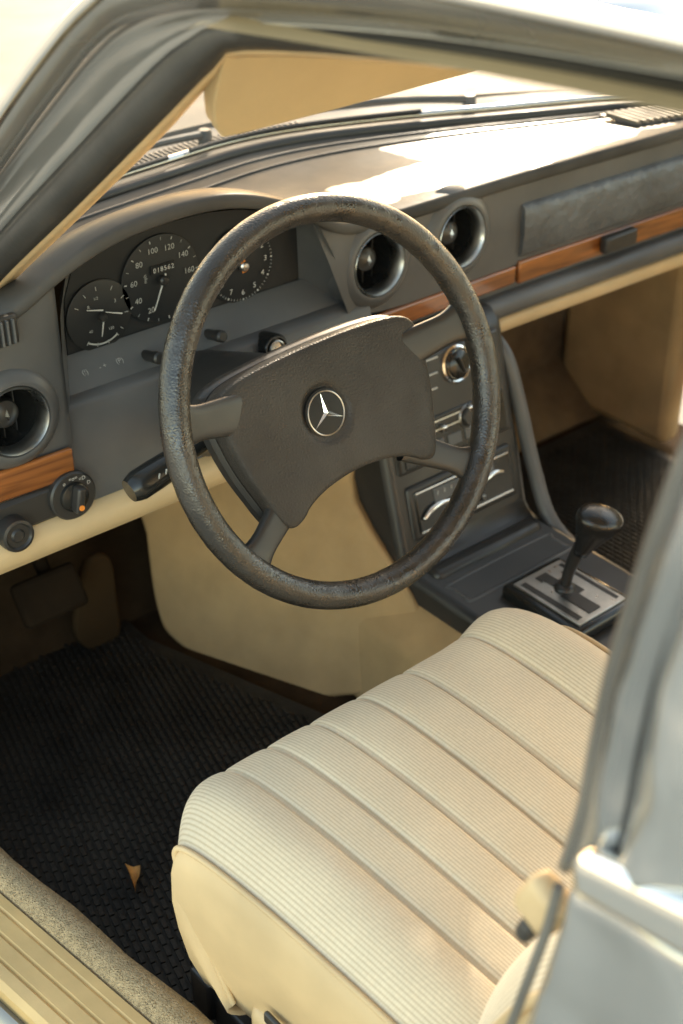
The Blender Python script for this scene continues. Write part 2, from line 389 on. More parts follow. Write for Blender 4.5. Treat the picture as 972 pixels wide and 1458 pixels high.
for k in range(8):
    an = R(243-k*34.5)
    text(m, str(20*(k+1)), (SP[0]+.0375*cos(an), YN, SP[1]+.0375*sin(an)), .0095)
for k in range(-1, 33):
    if k % 2 == 1:
        an = R(243-(k-3)*34.5/4); tick(m, SP, an, .0465, .0500, .0003 if k % 4 != 3 else .0007)
text(m, 'mph', (SP[0]-.022, YN, SP[1]+.006), .0060, (0,0,1), (-1,0,0))
obj('speedometer_numerals', m, PRINT, cl)
m = MB().box((SP[0]+.002, YN, SP[1]+.013), (.031,.001,.0100)); od = obj('odometer_window', m, BLK, cl)
m = MB()
for k in range(6): m.box((SP[0]-.0098+.0048*k, YN-.001, SP[1]+.013), (.0042,.0006,.0078))
obj('odometer_wheels', m, DIAL, cl)
m = MB()
for k in range(6): text(m, '018562'[k], (SP[0]-.0098+.0048*k, YN-.0018, SP[1]+.013), .0080)
obj('odometer_digits', m, WHITE, cl)
m = MB()
for k in range(1, 13):
    an = R(90-30*k); text(m, str(k), (CK[0]+.0345*cos(an), YN, CK[1]+.0345*sin(an)), .0095)
for k in range(60):
    an = R(6*k); tick(m, CK, an, .0420, .0445, .0003 if k % 5 else .0010)
obj('clock_numerals', m, WHITE, cl)
m = MB()
def arc(m, c, a0, a1, r, wd, n=18):
    P = [R(lerp(a0, a1, k/n)) for k in range(n+1)]
    m.grid([[V((c[0]+(r-wd)*cos(t), YN, c[1]+(r-wd)*sin(t))), V((c[0]+(r+wd)*cos(t), YN, c[1]+(r+wd)*sin(t)))] for t in P])
arc(m, GA, 235, 305, .033, .0010)
for an in (150,122,95,235,258,282,305,60,27,-7,-40): tick(m, GA, R(an), .031, .036, .0004)
text(m, 'R', (GA[0]-.014, YN, GA[1]+.014), .006); text(m, '1/2', (GA[0]-.004, YN, GA[1]+.022), .0048); text(m, '120', (GA[0]+.012, YN, GA[1]-.018), .0048); text(m, '3', (GA[0]+.020, YN, GA[1]+.013), .006); text(m, '40', (GA[0]-.014, YN, GA[1]-.015), .0048)
obj('gauge_markings', m, PRINT, cl)
def needle(name, c, ang, L_, mt, wd=.0010):
    m = MB(); u = V((cos(R(ang)),0,sin(R(ang)))); n = V((-u.z,0,u.x)); cc = V((c[0], YN-.004, c[1]))
    m.prism([cc-u*.008-n*wd, cc-u*.008+n*wd, cc+u*L_+n*wd*.4, cc+u*L_-n*wd*.4], (0,.001,0)); return obj(name, m, mt, cl)
needle('speedometer_needle', SP, 246, .036, WHITE); needle('clock_hand', CK, 118, .026, ORANGE, .0028); needle('clock_hand', CK, 92, .036, ORANGE, .0024)
needle('gauge_needle', (GA[0]+.018, GA[1]), 160, .014, WHITE, .0008); needle('gauge_needle', (GA[0]-.006, GA[1]+.010), 165, .013, WHITE, .0008); needle('gauge_needle', (GA[0], GA[1]-.010), 258, .013, WHITE, .0008)
for c, r, mt in ((SP,.006,BLK),(CK,.006,SILVER),(GA,.005,BLK)):
    obj('dial_hub', MB().lathe([(r,0),(r,.004),(r*.7,.006),(0,.0065)], (c[0], YN-.002, c[1]), (0,-1,0), 24), mt, cl)
# warning light strip and lower apron
rws = []; r2 = []
for i in range(40):
    x = lerp(-.534, -.092, i/39)
    rws.append([V((x,YC-.004,-.014)), V((x,YC-.010,-.018)), V((x,.258,-.046))])
    r2.append([V((x,.258,-.046)), V((x,.246,-.049)), V((x,.240,-.056)), V((x,.232,-.085)), V((x,.224,-.115)), V((x,.214,-.142)), V((x,.208,-.152)), V((x,.212,-.158))])
st = obj('warning_strip', MB().grid(rws), STRIP, dash, ang=30)
obj('lower_facia', MB().grid(r2), DASH, dash, ang=60)
for k, (x, t) in enumerate(((-.485,'(!)'),(-.462,'- +'),(-.440,'(P)'))):
    obj('warning_symbol', text(MB(), t, V((x,.2686,-.0300)), .0085, (1,0,0), (0,.75,.66)), PRINT, st)
for x in (-.405,-.318):
    obj('trip_knob', MB().lathe([(.0062,-.006),(.0062,.016),(.0072,.017),(.0072,.026),(.005,.028),(0,.028)], (x,.266,-.034), (0,-1,.25), 20), BLK, st)
# ignition
obj('ignition_lock', MB().lathe([(.019,-.02),(.019,.006),(.016,.010),(.0145,.010),(.0135,.004),(0,.003)], (-.25,.236,-.062), (0,-1,.2), 30), GLOSS, dash)
obj('ignition_ring', MB().lathe([(.0115,.004),(.0115,.011),(.010,.012),(.009,.008),(0,.007)], (-.25,.236,-.062), (0,-1,.2), 30), PEWTER, dash)
# beige lower roll
rws = []
for i in range(40):
    x = lerp(-.745, -.12, i/39)
    rws.append([V((x,.222,-.150)), V((x,.208,-.153)), V((x,.196,-.160)), V((x,.192,-.175)), V((x,.197,-.190)), V((x,.212,-.199)), V((x,.26,-.21)), V((x,.50,-.26))])
obj('lower_roll', MB().grid(rws), BEIGE, dash, ang=70)
# switch plate, rotary light switch, round knob
rws = [[V((x,.214,-.116)), V((x,.208,-.120)), V((x,.205,-.150)), V((x,.209,-.156))] for x in (-.745,-.7,-.65,-.6,-.55,-.532)]
sw = obj('switch_plate', MB().grid(rws), BLK, dash, ang=30)
NS = V((0,-1,.1)).normalized()
c = V((-.552,.206,-.133))
obj('light_switch_dial', MB().lathe([(.028,-.004),(.028,.004),(.026,.006),(0,.006)], c, NS, 40), BLK, sw)
obj('light_switch_knob', MB().lathe([(.0175,.004),(.0165,.010),(.014,.011),(0,.011)], c, NS, 32), GLOSS, sw)
mm = MB().box(c+NS*.016, (.010,.014,.031), Matrix.Rotation(R(12),3,'Y')); obj('light_switch_grip', mm, BLK, sw, bevel=.003)
obj('orange_dot', MB().lathe([(.0034,0),(.003,.001),(0,.001)], c+NS*.0233+V((-.001,0,-.008)), NS, 16), ORANGE, sw)
for t, an in (('o',118),('=o=',88),('=D',58),('D',30),('A',-105)):
    obj('switch_symbol', text(MB(), t, c+NS*.0066+V((.0222*cos(R(an)),0,.0222*sin(R(an)))), .0064), WHITE, sw)
obj('round_knob', MB().lathe([(.019,-.004),(.019,.014),(.018,.018),(.015,.019),(.013,.016),(.008,.016),(.006,.018),(0,.018)], (-.628,.206,-.148), NS, 36), BLK, sw)
# air vents
def vent(x, y, z, k_):
    ax = V((0,-1,.06)).normalized(); c = V((x,y,z)); sc_ = lambda pr: [(r*k_, h) for r, h in pr]
    v = obj('air_vent', MB().lathe(sc_([(.064,-.010),(.060,.006),(.054,.012),(.0490,.0155),(.0455,.0175),(.0425,.0173),(.0410,.014),(.0395,.000),(.0385,-.030),(.036,-.050)]), c, ax, 56, caps=False), DASH, dash, ang=60)
    obj('vent_ring', MB().lathe(sc_([(.0400,.006),(.0412,.0150),(.0396,.0180),(.0366,.013),(.0356,.001),(.0364,-.004)]), c, ax, 56, caps=False), SILVER, v)
    obj('vent_bowl', MB().lathe(sc_([(.0375,-.004),(.0365,-.020),(.030,-.040),(.015,-.050),(0,-.052)]), c, ax, 40, caps=False), GLOSS, v)
    m = MB()
    for k in (-1,0,1):
        hh = 2*sqrt(max(.034**2-(k*.016)**2, 0))*k_; m.box(c+ax*(-.024)+V((k*.016*k_,0,0)), (.0013,.016,hh*.96))
    obj('vent_vanes', m, BLK, v)
    obj('vent_hub', MB().lathe([(.015,-.028),(.0170,-.016),(.0150,-.008),(.009,-.004),(0,-.003)], c, ax, 28), BLK, v)
    k = MB(); q = c+ax*(-.0025)
    k.add([q+V((0,-.003,0)), q+V((.0030,.001,0)), q+V((0,.001,.0075)), q+V((-.0030,.001,0)), q+V((0,.001,-.0075))], [(0,1,2),(0,2,3),(0,3,4),(0,4,1)])
    obj('vent_glint', k, SILVER, v, ang=10)  # silver diamond modelled in place of the highlight on the hub
for v_ in VENTS: vent(*v_)
# column shroud and stalk
cs = MB().lathe([(.036,.03),(.046,.045),(.05,.07),(.055,.14),(.062,.26),(.065,.33)], W, AXF, 40)
col = obj('column_shroud', cs, BLK, dash)
p0 = V((-.385,.095,-.042)); p1 = V((-.545,.093,-.078))
stm = MB().tube([p0.lerp(p1, t) for t in (0,.3,.5,.55,.6,.66,.8,.93,.97,1)], lambda t: [.008,.0085,.009,.010,.0135,.0155,.0165,.0165,.0145,.0125][int(round(t*9))], 20)
sk = obj('indicator_stalk', stm, GLOSS, col, ang=50)
m = MB()
for k in range(4):
    q = p0.lerp(p1, .66+.055*k)+V((0,-.0152,.0078)); m.box(q, (.0014,.0010,.006), Matrix.Rotation(R(15),3,'Y'))
obj('stalk_markings', m, PRINT, sk)

# ================================================================= steering wheel
wheel = thing('steering_wheel', W, 'worn black leather four-spoke steering wheel with star emblem on its pad', 'steering wheel', rot=(R(90)-TH,0,0))
rows = []; n1, n2 = 240, 24
for i in range(n1):
    t = 2*pi*i/n1; row = []
    for k in range(n2):
        ph = 2*pi*k/n2
        rad = .0150*(1+.06*max(0, -sin(ph)-.1)*(.5+.5*cos(44*t)))
        q = .1970+rad*cos(ph)*.97; row.append(V((q*sin(t), q*cos(t), rad*sin(ph)*1.06)))
    rows.append(row)
obj('rim', MB().grid(rows, True, True), LEATH, wheel, local=True, ang=180)
half = [(0,.0655),(.05,.0645),(.10,.0605),(.126,.052),(.134,.037),(.133,.005),(.127,-.03),(.116,-.065),(.107,-.089),(.098,-.098),(.086,-.096),(.070,-.086),(.046,-.078),(.02,-.074),(0,-.073)]
loop = half+[(-x, y) for x, y in half[-2:0:-1]]
RZ = Matrix.Rotation(R(2.5),3,'Z')
L2 = [RZ @ p for p in catmull([V((x,y,0)) for x, y in loop], 5, True)]
cc = V((-.012,-.006,0)); EX, EY = -.014, -.006
pz = lambda y: -.012-.10*(y+.012)
def ring(s, z):
    out = []
    for p in L2:
        y = cc.y+(p.y-cc.y)*s; out.append(V((cc.x+(p.x-cc.x)*s, y, z+pz(y))))
    return out
def cring(r, z):
    out = []
    for p in L2:
        d = V((p.x-EX, p.y-EY, 0)).normalized()*r; out.append(V((EX+d.x, EY+d.y, z+pz(EY+d.y))))
    return out
m = MB().grid([ring(.90,-.042), ring(.965,-.032), ring(.99,-.020), ring(1.0,-.009), ring(.998,-.0045), ring(.99,-.0015), ring(.975,.0003), ring(.90,.0012), ring(.75,.0016), cring(.046,.0018), cring(.036,.0016), cring(.0325,.0010), cring(.030,-.0010), cring(.028,-.0030), cring(.012,-.0034)], True)
n = len(L2); m.f.append(tuple(range(14*n, 15*n)))
obj('centre_pad', m, PADM, wheel, local=True, ang=60)
m = MB().grid([ring(.93,-.052), ring(1.012,-.046), ring(1.02,-.032), ring(.98,-.028)], True)
obj('pad_base', m, BLK, wheel, local=True, ang=50)
def spoke(x0, y0, x1, y1, h0, h1, z0):
    m = MB(); rws = []; d = V((x1-x0, y1-y0, 0)); nrm = V((-d.y, d.x, 0)).normalized()
    for i in range(15):
        t = i/14; fl = lerp(h0, h1, min(1,t*1.3))+.014*max(0,(t-.6)/.4)**2
        z = lerp(z0, -.004, t**1.1); c = V((lerp(x0,x1,t), lerp(y0,y1,t), z)); th = .0068
        rws.append([c+nrm*fl*math.copysign(abs(cos(a))**.5, cos(a))+V((0,0,1))*th*math.copysign(abs(sin(a))**.6, sin(a)) for a in [2*pi*k/32 for k in range(32)]])
    m.grid(rws, True); return m
for s in (-1, 1):
    obj('spoke', spoke(s*.095, .022, s*.195, .037, .022, .0165, -.024), BLK, wheel, local=True, ang=60)
    obj('spoke', spoke(s*.075, -.070, s*.156, -.122, .018, .0135, -.018), BLK, wheel, local=True, ang=60)
EC = V((EX,EY,-.0143))
em = obj('emblem', MB().lathe([(.0262,-.002),(.0258,.0006),(.0228,.0012),(0,.0012)], EC, (0,0,1), 48), EMBK, wheel, local=True)
pth = [EC+V((.0228*cos(2*pi*k/64), .0228*sin(2*pi*k/64), .0012)) for k in range(64)]
obj('emblem_ring', MB().tube(pth, .0008, 8, True), SILVER, em, local=True)
m = MB()
for k in range(3):
    a = R(90+120*k+4); u = lambda an, r: EC+V((r*cos(an), r*sin(an), .0015))
    q = [EC+V((0,0,.0045)), u(a-R(60), .0032), u(a, .0216), u(a+R(60), .0032)]
    m.add(q, [(0,1,2),(0,2,3)])
obj('emblem_star', m, CHROME, em, local=True, ang=5)

# ================================================================= centre console
con = thing('centre_console', (0,.1,-.58), 'black centre console with radio stack, dials and gear selector plate', 'console')
XL, XR = -.116, .125
prof = [(.235,-.11),(.215,-.125),(.140,-.385),(.120,-.395),(-.10,-.400),(-.42,-.405),(-.42,-.57),(.45,-.57),(.45,-.11)]
m = MB().prism([V((XL,y,z)) for y, z in prof], (XR-XL,0,0))
obj('console_body', m, BLK, con, bevel=.012)
FN = V((0,-(.26),.075)).normalized()      # console face normal
FP = V((0,.215,-.125)); FU = V((0,.075,.26)).normalized()
def cf(px, py, out=0): return onP(px, py, FP+FN*out, FN)
def cplate(name, x0, x1, s0, s1, out, th, mt, bev=.002, par=None):
    b0 = V((0,.140,-.385)); m = MB()
    P = [b0+V((x0,0,0))+FU*s0, b0+V((x1,0,0))+FU*s0, b0+V((x1,0,0))+FU*s1, b0+V((x0,0,0))+FU*s1]
    m.prism([p+FN*(out-th) for p in P], FN*th); return obj(name, m, mt, par or con, bevel=bev)
ac = cplate('climate_panel', -.100, .108, .118, .262, .006, .01, BLK, .005)
ci = cplate('control_inset', -.09, .098, .124, .180, .008, .004, GLOSS, .003, ac)
rd = cplate('radio_frame', -.092, .100, .024, .100, .006, .01, BLK, .005)
cplate('radio_face', -.084, .092, .032, .092, .0085, .006, GLOSS, .003, rd)
cplate('radio_scale', -.052, .060, .066, .086, .010, .003, STRIP, .001, rd)
cplate('radio_trim', -.082, .090, .0335, .0355, .0095, .003, CHROME, .0004, rd)
cplate('radio_trim', -.082, .090, .0885, .0905, .0095, .003, CHROME, .0004, rd)
b0 = V((0,.140,-.385))
for k in range(5):
    p = b0+V((-.062+.031*k,0,0))+FU*.140+FN*.010
    m = MB().prism([p+V((x,0,0))+FU*s for x, s in ((-.012,-.008),(.012,-.008),(.012,.008),(-.012,.008))], -FN*.006)
    bt = obj('control_button', m, STRIP, ac, bevel=.0015)
for k in range(2):
    s_ = .160+.012*k; m = MB().prism([b0+V((x,0,0))+FU*s+FN*.0085 for x, s in ((-.080,s_),(.088,s_),(.088,s_+.0016),(-.080,s_+.0016))], FN*.001)
    obj('slider_slot', m, SILVER, ac)
    p = b0+V((-.02+.05*k,0,0))+FU*(s_+.001)+FN*.012; obj('slider_knob', MB().box(p, (.008,.010,.010)), CHROME, ac, bevel=.002)
for k in range(9):
    p = b0+V((-.046+.0125*k,0,0))+FU*.079+FN*.0105; obj('scale_mark', MB().box(p, (.0014,.0010,.006)), PRINT, rd)
def cknob(name, px, py, r, h, mt, par, ringm=None, out=.006):
    c = cf(px, py, out)
    k = obj(name, MB().lathe([(r,0),(r*.97,h*.8),(r*.85,h),(0,h)], c, FN, 32), mt, par)
    if ringm: obj(name+'_ring', MB().lathe([(r*1.28,0),(r*1.28,h*.35),(r*1.15,h*.5),(r*1.02,h*.4),(r*1.0,0)], c, FN, 40, caps=False), ringm, par)
    return c
c = cknob('temperature_dial', 648, 518, .0200, .010, GLOSS, ac, CHROME)
obj('dial_grip', MB().box(c+FN*.012, (.004,.006,.026), Matrix.Rotation(R(-25),3,'Y')), BLK, ac, bevel=.002)
cknob('fan_knob', 664, 592, .013, .010, BLK, ac, PEWTER)
def lever(pts, par):
    P = catmull([cf(px, py, .012) for px, py in pts], 6)
    return obj('slider_lever', MB().tube(P, lambda t: .0024+.0022*sin(pi*t), 12), CHROME, par, ang=80)
lever(((604,740),(614,726),(628,716),(644,712)), rd)
lever(((682,694),(692,682),(704,673),(716,671)), rd)
for k in range(3):
    p = cf(612, 512+22*k, .0075); obj('slider_mark', MB().box(p, (.026,.002,.0016)), WHITE, ac)
for k in range(5):
    p = cf(652+9*k, 728-5*k, .010); obj('radio_button', MB().box(p, (.006,.005,.008)), PEWTER, rd, bevel=.001)
# cheek rail on the passenger side
rp = catmull([V((.118,.235,-.150)), V((.126,.205,-.18)), V((.130,.180,-.24)), V((.132,.145,-.33)), V((.130,.10,-.40)), V((.128,.02,-.43))], 6)
obj('cheek_rail', MB().tube(rp, .0105, 14), DASH, con, ang=80)
# tray ledge and selector plate
obj('tray_ledge', MB().box((.006,.108,-.398), (.200,.030,.022)), BLK, con, bevel=.010)
# raised rounded lip around the small tray ahead of the selector
trl = resample(catmull([V((x,y,-.3985)) for x, y in ((-.085,.080),(.090,.080),(.096,.070),(.096,.044),(.088,.036),(-.083,.036),(-.091,.044),(-.091,.070))], 4, True)+[V((-.085,.080,-.3985))], 70)
obj('tray_lip', MB().tube(trl[:-1], .0035, 8, True), DASH, con, ang=80)
bz = MB().prism([V((x,y,-.402)) for x, y in ((-.054,.022),(.054,.022),(.058,-.115),(-.058,-.115))], (0,0,.022))
gp = obj('selector_bezel', bz, GLOSS, con, bevel=.008)
obj('selector_plate', MB().box((0,-.048,-.3790), (.088,.114,.004)), PEWTER, gp, bevel=.001)
zz = [(-.013,-.001),(.006,-.001),(.006,-.023),(.016,-.023),(.016,-.059),(.004,-.059),(.004,-.097),(-.017,-.097),(-.017,-.049),(-.008,-.049),(-.008,-.0125),(-.013,-.0125)]
obj('selector_slot', MB().prism([V((x,y,-.3768)) for x, y in zz], (0,0,.0010)), BLK, gp)
obj('selector_scale', MB().box((-.034,-.048,-.3768), (.009,.098,.001)), BLK, gp, bevel=.0003)
obj('selector_band', MB().box((.036,-.048,-.3768), (.006,.098,.001)), BLK, gp, bevel=.0003)
# gear lever
gl = thing('gear_lever', (0,-.045,-.38), 'black gear lever with teardrop knob standing in the selector plate', 'gear lever')
obj('stem', MB().tube(catmull([V((0,-.040,-.380)), V((.002,-.045,-.34)), V((.010,-.060,-.285))], 6), lambda t: lerp(.0070,.0110,t**2), 16), BLK, gl)
obj('boot_plate', MB().lathe([(.014,0),(.012,.004),(.008,.006)], (0,-.04,-.3758), (0,0,1), 24), BLK, gl)
kc = V((.014,-.070,-.268)); ax = V((.18,-.30,1)).normalized(); side = V((cos(R(-25)),sin(R(-25)),0))
prk = [(0,-.055),(.009,-.054),(.0115,-.044),(.016,-.030),(.022,-.015),(.0275,-.003),(.0295,.006),(.0270,.0130),(.019,.0172),(.0095,.0188),(0,.0191)]
rows = []
for rad, hh in prk:
    e1 = (side-ax*side.dot(ax)).normalized(); e2 = ax.cross(e1)
    rows.append([kc+ax*hh+(e1*cos(p)*1.08+e2*sin(p)*.86)*max(rad,1e-5) for p in [2*pi*k/28 for k in range(28)]])
obj('knob', MB().grid(rows, True), KNOB, gl, ang=180)

# ================================================================= seat
def cushion(path, xl, xr, skew, grooves, NS, NU, corner, rb=.008):
    P = resample(catmull([V((0,y,z)) for y, z in path], 8), NS); L = [0]
    for a, b in zip(P, P[1:]): L.append(L[-1]+(b-a).length)
    rows = []; uv = []
    gs_ = [g_[0] for g_ in grooves]
    for i, p in enumerate(P):
        t = P[min(i+1,NS-1)]-P[max(i-1,0)]; t.normalize(); nrm = V((0,t.z,-t.y))
        row = []
        fw = max(0, 1-i/(NS*.55))
        fr = min(1, max(.25, (i/NS-.16)/.30))
        for j in range(NU):
            u = j/(NU-1); e = abs(2*u-1)
            off = .007*exp(-((u-.085)/.07)**2)+rb*exp(-((u-.89)/.085)**2)
            for gu, gw, gd in grooves: off -= fr*(gd*exp(-((u-gu)/gw)**2)+.0018*exp(-((u-gu)/(gw*3.0))**2))
            for a, b in zip(gs_, gs_[1:]):
                if a < u < b: off += fr*.0008*sin(pi*(u-a)/(b-a))
            ee = max(0, (e-.72)/.28); off -= .028*ee**2.1
            cz = max(0, (e-.48)/.52); yy = -corner*cz**2.2*fw
            x = lerp(xl, xr, u)+skew*(-.15-p.y)*(1-u)
            x += (.012*fw**3)*(1 if u < .5 else -1)*e**3
            row.append(V((x, p.y+yy, p.z))+nrm*off); uv.append((lerp(0, xr-xl, u), L[i]))
        rows.append(row)
    return rows, uv
seat = thing('driver_seat', (-.42,-.35,-.58), 'beige striped cloth seat with lengthwise pleats behind the steering wheel', 'seat')
path = [(-.160,-.46),(-.144,-.40),(-.130,-.34),(-.122,-.300),(-.129,-.272),(-.152,-.254),(-.20,-.247),(-.28,-.250),(-.38,-.262),(-.50,-.280),(-.60,-.292)]
GR = [(.163,.0062,.0056),(.265,.0058,.0056),(.371,.0058,.0056),(.490,.0058,.0056),(.616,.0058,.0056),(.790,.0064,.0056)]
t_rows, t_uv = cushion(path, -.684, -.172, .11, GR, 80, 280, .050, .018)
cm = MB().grid(t_rows); cm.uv = t_uv
obj('seat_cushion', cm, CLOTH, seat, ang=180)
for idx, sg in ((0,-1),(-1,1)):
    edge = [r_[idx] for r_ in t_rows]
    rws = []
    for p in edge:
        zb = -.47
        rws.append([p, p+V((sg*.004,0,-.003)), V((p.x+sg*.009, p.y, lerp(p.z, zb, .12))), V((p.x+sg*.011, p.y-.001, lerp(p.z, zb, .3))), V((p.x+sg*.008, p.y-.003, lerp(p.z, zb, .5))), V((p.x+sg*.001, p.y-.006, lerp(p.z, zb, .75))), V((p.x-sg*.012, p.y-.01, min(zb, p.z)))])
    obj('side_panel', MB().grid(rws), BEIGE, seat, ang=80)
    obj('piping', MB().tube([p+V((sg*.003,0,.001)) for p in edge], .0030, 10), BEIGE, seat, ang=80)
bpath = [(-.50,-.30),(-.517,-.22),(-.540,-.155),(-.580,-.08),(-.645,-.01),(-.71,.08),(-.765,.18),(-.80,.25),(-.835,.27),(-.875,.24)]
b_rows, b_uv = cushion(bpath, -.668, -.172, .0, GR, 60, 120, 0)
bm_ = MB().grid(b_rows); bm_.uv = b_uv
obj('backrest', bm_, CLOTH, seat, ang=180)
edge = [r_[0] for r_ in b_rows]
rws = [[p, p+V((-.004,-.006,0)), p+V((-.006,-.03,-.006)), p+V((.0,-.08,-.02)), p+V((.03,-.12,-.03))] for p in edge]
obj('backrest_side', MB().grid(rws), BEIGE, seat, ang=80)
obj('piping', MB().tube([p+V((-.003,0,0)) for p in edge], .0048, 10), BEIGE, seat, ang=80)
obj('seat_base', MB().box((-.42,-.37,-.50), (.40,.40,.13)), BLK, seat, bevel=.01)
q = onX(292, 1408, -.665)
obj('seat_rail', MB().box((-.648, q.y-.14, q.z-.022), (.030,.30,.040)), SEAL, seat, bevel=.004)
obj('rail_bracket', MB().box((-.652, q.y+.004, q.z-.010), (.036,.035,.055)), BLK, seat, bevel=.005)
q = onX(372, 1440, -.67)
obj('seat_rail_cover', MB().box((q.x+.008, q.y-.075, q.z-.018), (.030,.18,.040)), BEIGE, seat, bevel=.012)
q = onX(384, 1452, -.680)
obj('adjuster_knob', MB().box((-.680,q.y-.01,q.z), (.006,.034,.014)), BLK, seat, bevel=.003)

# ================================================================= car body
car = thing('car', (0,0,-.80), 'grey-blue saloon car body seen through its open driver doorway', 'car')
FZ = -.585
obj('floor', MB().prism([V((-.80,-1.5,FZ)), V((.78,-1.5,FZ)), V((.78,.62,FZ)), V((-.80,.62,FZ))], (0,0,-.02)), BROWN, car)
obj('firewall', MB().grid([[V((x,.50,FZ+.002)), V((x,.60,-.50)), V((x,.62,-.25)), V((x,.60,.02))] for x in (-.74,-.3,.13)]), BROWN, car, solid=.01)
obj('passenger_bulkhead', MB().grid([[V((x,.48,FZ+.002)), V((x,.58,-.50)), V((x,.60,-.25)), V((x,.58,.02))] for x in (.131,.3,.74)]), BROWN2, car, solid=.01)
# tunnel
TA, TB, TT = V((-.204,.171,-.58)), V((-.310,.425,-.58)), V((-.118,.087,-.44))
TN = (TB-TA).cross(TT-TA).normalized()
if TN.x > 0: TN = -TN
out = catmull([V((px,py,0)) for px, py in ((196,640),(484,610),(504,715),(604,885),(600,960),(540,985),(484,992),(435,993),(335,967),(250,915),(222,868),(206,760))], 4, True)
obj('tunnel_panel', MB().prism([onP(p.x, p.y, TA, TN) for p in out], -TN*.03), TUNN, car, bevel=.006)
obj('tunnel', MB().prism([V((x,-1.4,z)) for x, z in ((-.19,-.583),(-.165,-.47),(-.115,-.43),(.13,-.43),(.17,-.47),(.20,-.583))], (0,1.95,0)), TUNN, car, bevel=.01)
# sill
sx = lambda base, y: base-.13*(y+.1)
rws = []
for i in range(40):
    y = lerp(-1.3, .55, i/39); w_ = .002*sin(i*1.7)
    rws.append([V((sx(-.700,y),y,FZ)), V((sx(-.708,y),y,-.50)), V((sx(-.716,y)+w_,y,-.462)), V((sx(-.730,y),y,-.446)), V((sx(-.746,y),y,-.444)), V((sx(-.759,y),y,-.449)), V((sx(-.760,y),y,-.47))])
obj('sill_carpet', MB().grid(rws), CARP, car, ang=80)
rws = []
profx = [(-.760,-.456),(-.762,-.450),(-.772,-.4495),(-.774,-.452),(-.777,-.4495),(-.792,-.449),(-.794,-.452),(-.797,-.449),(-.812,-.449),(-.814,-.452),(-.817,-.449),(-.828,-.450),(-.834,-.456),(-.836,-.475)]
for i in range(30):
    y = lerp(-1.3, .55, i/29); rws.append([V((sx(x,y),y,z)) for x, z in profx])
obj('sill_trim', MB().grid(rws), SILLV, car, ang=25)
rws = [[V((sx(-.834,y),y,-.472)), V((sx(-.842,y),y,-.465)), V((sx(-.850,y),y,-.470)), V((sx(-.862,y),y,-.50)), V((sx(-.87,y),y,-.60)), V((sx(-.82,y),y,-.68))] for y in (-1.3,-.6,0,.55)]
obj('rocker_panel', MB().grid(rws), FRAMEP, car, ang=60)

# doorway frame: ribbons on the doorway plane
def ribbon(name, A, B, xa, xb, mt, n=50, solid=.006, mids=()):
    a = resample(catmull([V((p[0],p[1],0)) for p in A], 6), n); b = resample(catmull([V((p[0],p[1],0)) for p in B], 6), n)
    rws = []
    for p, q in zip(a, b):
        row = []
        for t, dx in ((0,0),)+tuple(mids)+((1,0),):
            row.append(onX(lerp(p.x,q.x,t), lerp(p.y,q.y,t), lerp(xa,xb,t)+dx))
        rws.append(row)
    return obj(name, MB().grid(rws), mt, car, ang=60, solid=solid)
L0 = [(-80,290),(0,160),(60,75),(120,5),(190,-45),(320,-70),(620,-20),(972,52),(1150,95)]
L1 = [(-80,360),(0,235),(80,125),(142,52),(200,22),(320,6),(620,28),(972,86),(1150,122)]
L2_ = [(-80,440),(0,332),(102,220),(205,110),(262,62),(335,38),(622,58),(972,114),(1150,148)]
L3 = [(-80,488),(0,396),(108,290),(224,172),(298,97),(350,66),(630,86),(972,139),(1150,173)]
L4 = [(-80,502),(0,414),(118,299),(231,187),(304,107),(352,75),(630,89),(972,141),(1150,175)]
ribbon('doorway_frame', L0, L1, -.645, -.625, FRAMEP, mids=((.25,-.005),(.5,-.007),(.75,-.005)))
ribbon('doorway_flange', L1, L2_, -.612, -.606, FRAMEP, mids=((.25,.006),(.5,.008),(.75,.006)))
ribbon('door_seal', L2_, L3, -.604, -.590, SEAL, mids=((.3,-.007),(.55,-.008),(.8,-.006)))
ribbon('pillar_trim', L3, L4, -.588, -.560, BEIGE)
def pxtube(name, Lp, X, r, mt):
    P = [onX(p.x, p.y, X) for p in catmull([V((q[0],q[1],0)) for q in Lp], 8)]
    return obj(name, MB().tube(P, r, 10), mt, car, ang=80)
pxtube('drip_rail', [(x, y+4) for x, y in L0], -.648, .006, CHROME)
pxtube('seal_bead', L1, -.622, .003, SEAL)
# roof with headliner, header and the far side frame
rws = []
for i in range(20):
    y = lerp(-.20, -1.7, i/19)
    zz_ = .475+.04*sin(min(1, i/8)*pi/2)
    rws.append([V((lerp(-.625,.625,j/16), y, zz_+.055*(1-abs(j/8-1)**2.4))) for j in range(17)])
obj('roof', MB().grid(rws), PAINT, car, ang=60, solid=.012)
rws = [[p+V((0,0,-.024)) for p in r_] for r_ in rws]
obj('headliner', MB().grid(rws), HEAD, car, ang=60)
obj('windscreen_header', MB().tube([V((lerp(-.60,.60,k/10), -.19+.03*(1-(k/5-1)**2), .452+.03*(1-(k/5-1)**2))) for k in range(11)], .022, 10), HEAD, car, ang=80)
obj('windscreen_pillar', MB().tube([V((.60,-.19,.46)), V((.66,.08,.26)), V((.72,.30,.06))], .026, 10), BEIGE, car, ang=80)
rws = []
for i in range(17):
    x = lerp(-.60, .64, i/16); yb = YW(x)+.012; k = (x/.62)**2
    rws.append([V((lerp(x*.93, x, 1-t), lerp(yb, -.165-.02*k, t), lerp(.05, .475-.03*k, t)+.02*sin(pi*t))) for t in (0,.25,.5,.75,1)])
obj('windscreen', MB().grid(rws), GLASS, car, ang=80)
obj('windscreen_seal', MB().tube([V((x, YW(x)+.012, .048)) for x in [lerp(-.74,.74,k/40) for k in range(41)]], .008, 10), SEAL, car, ang=80)
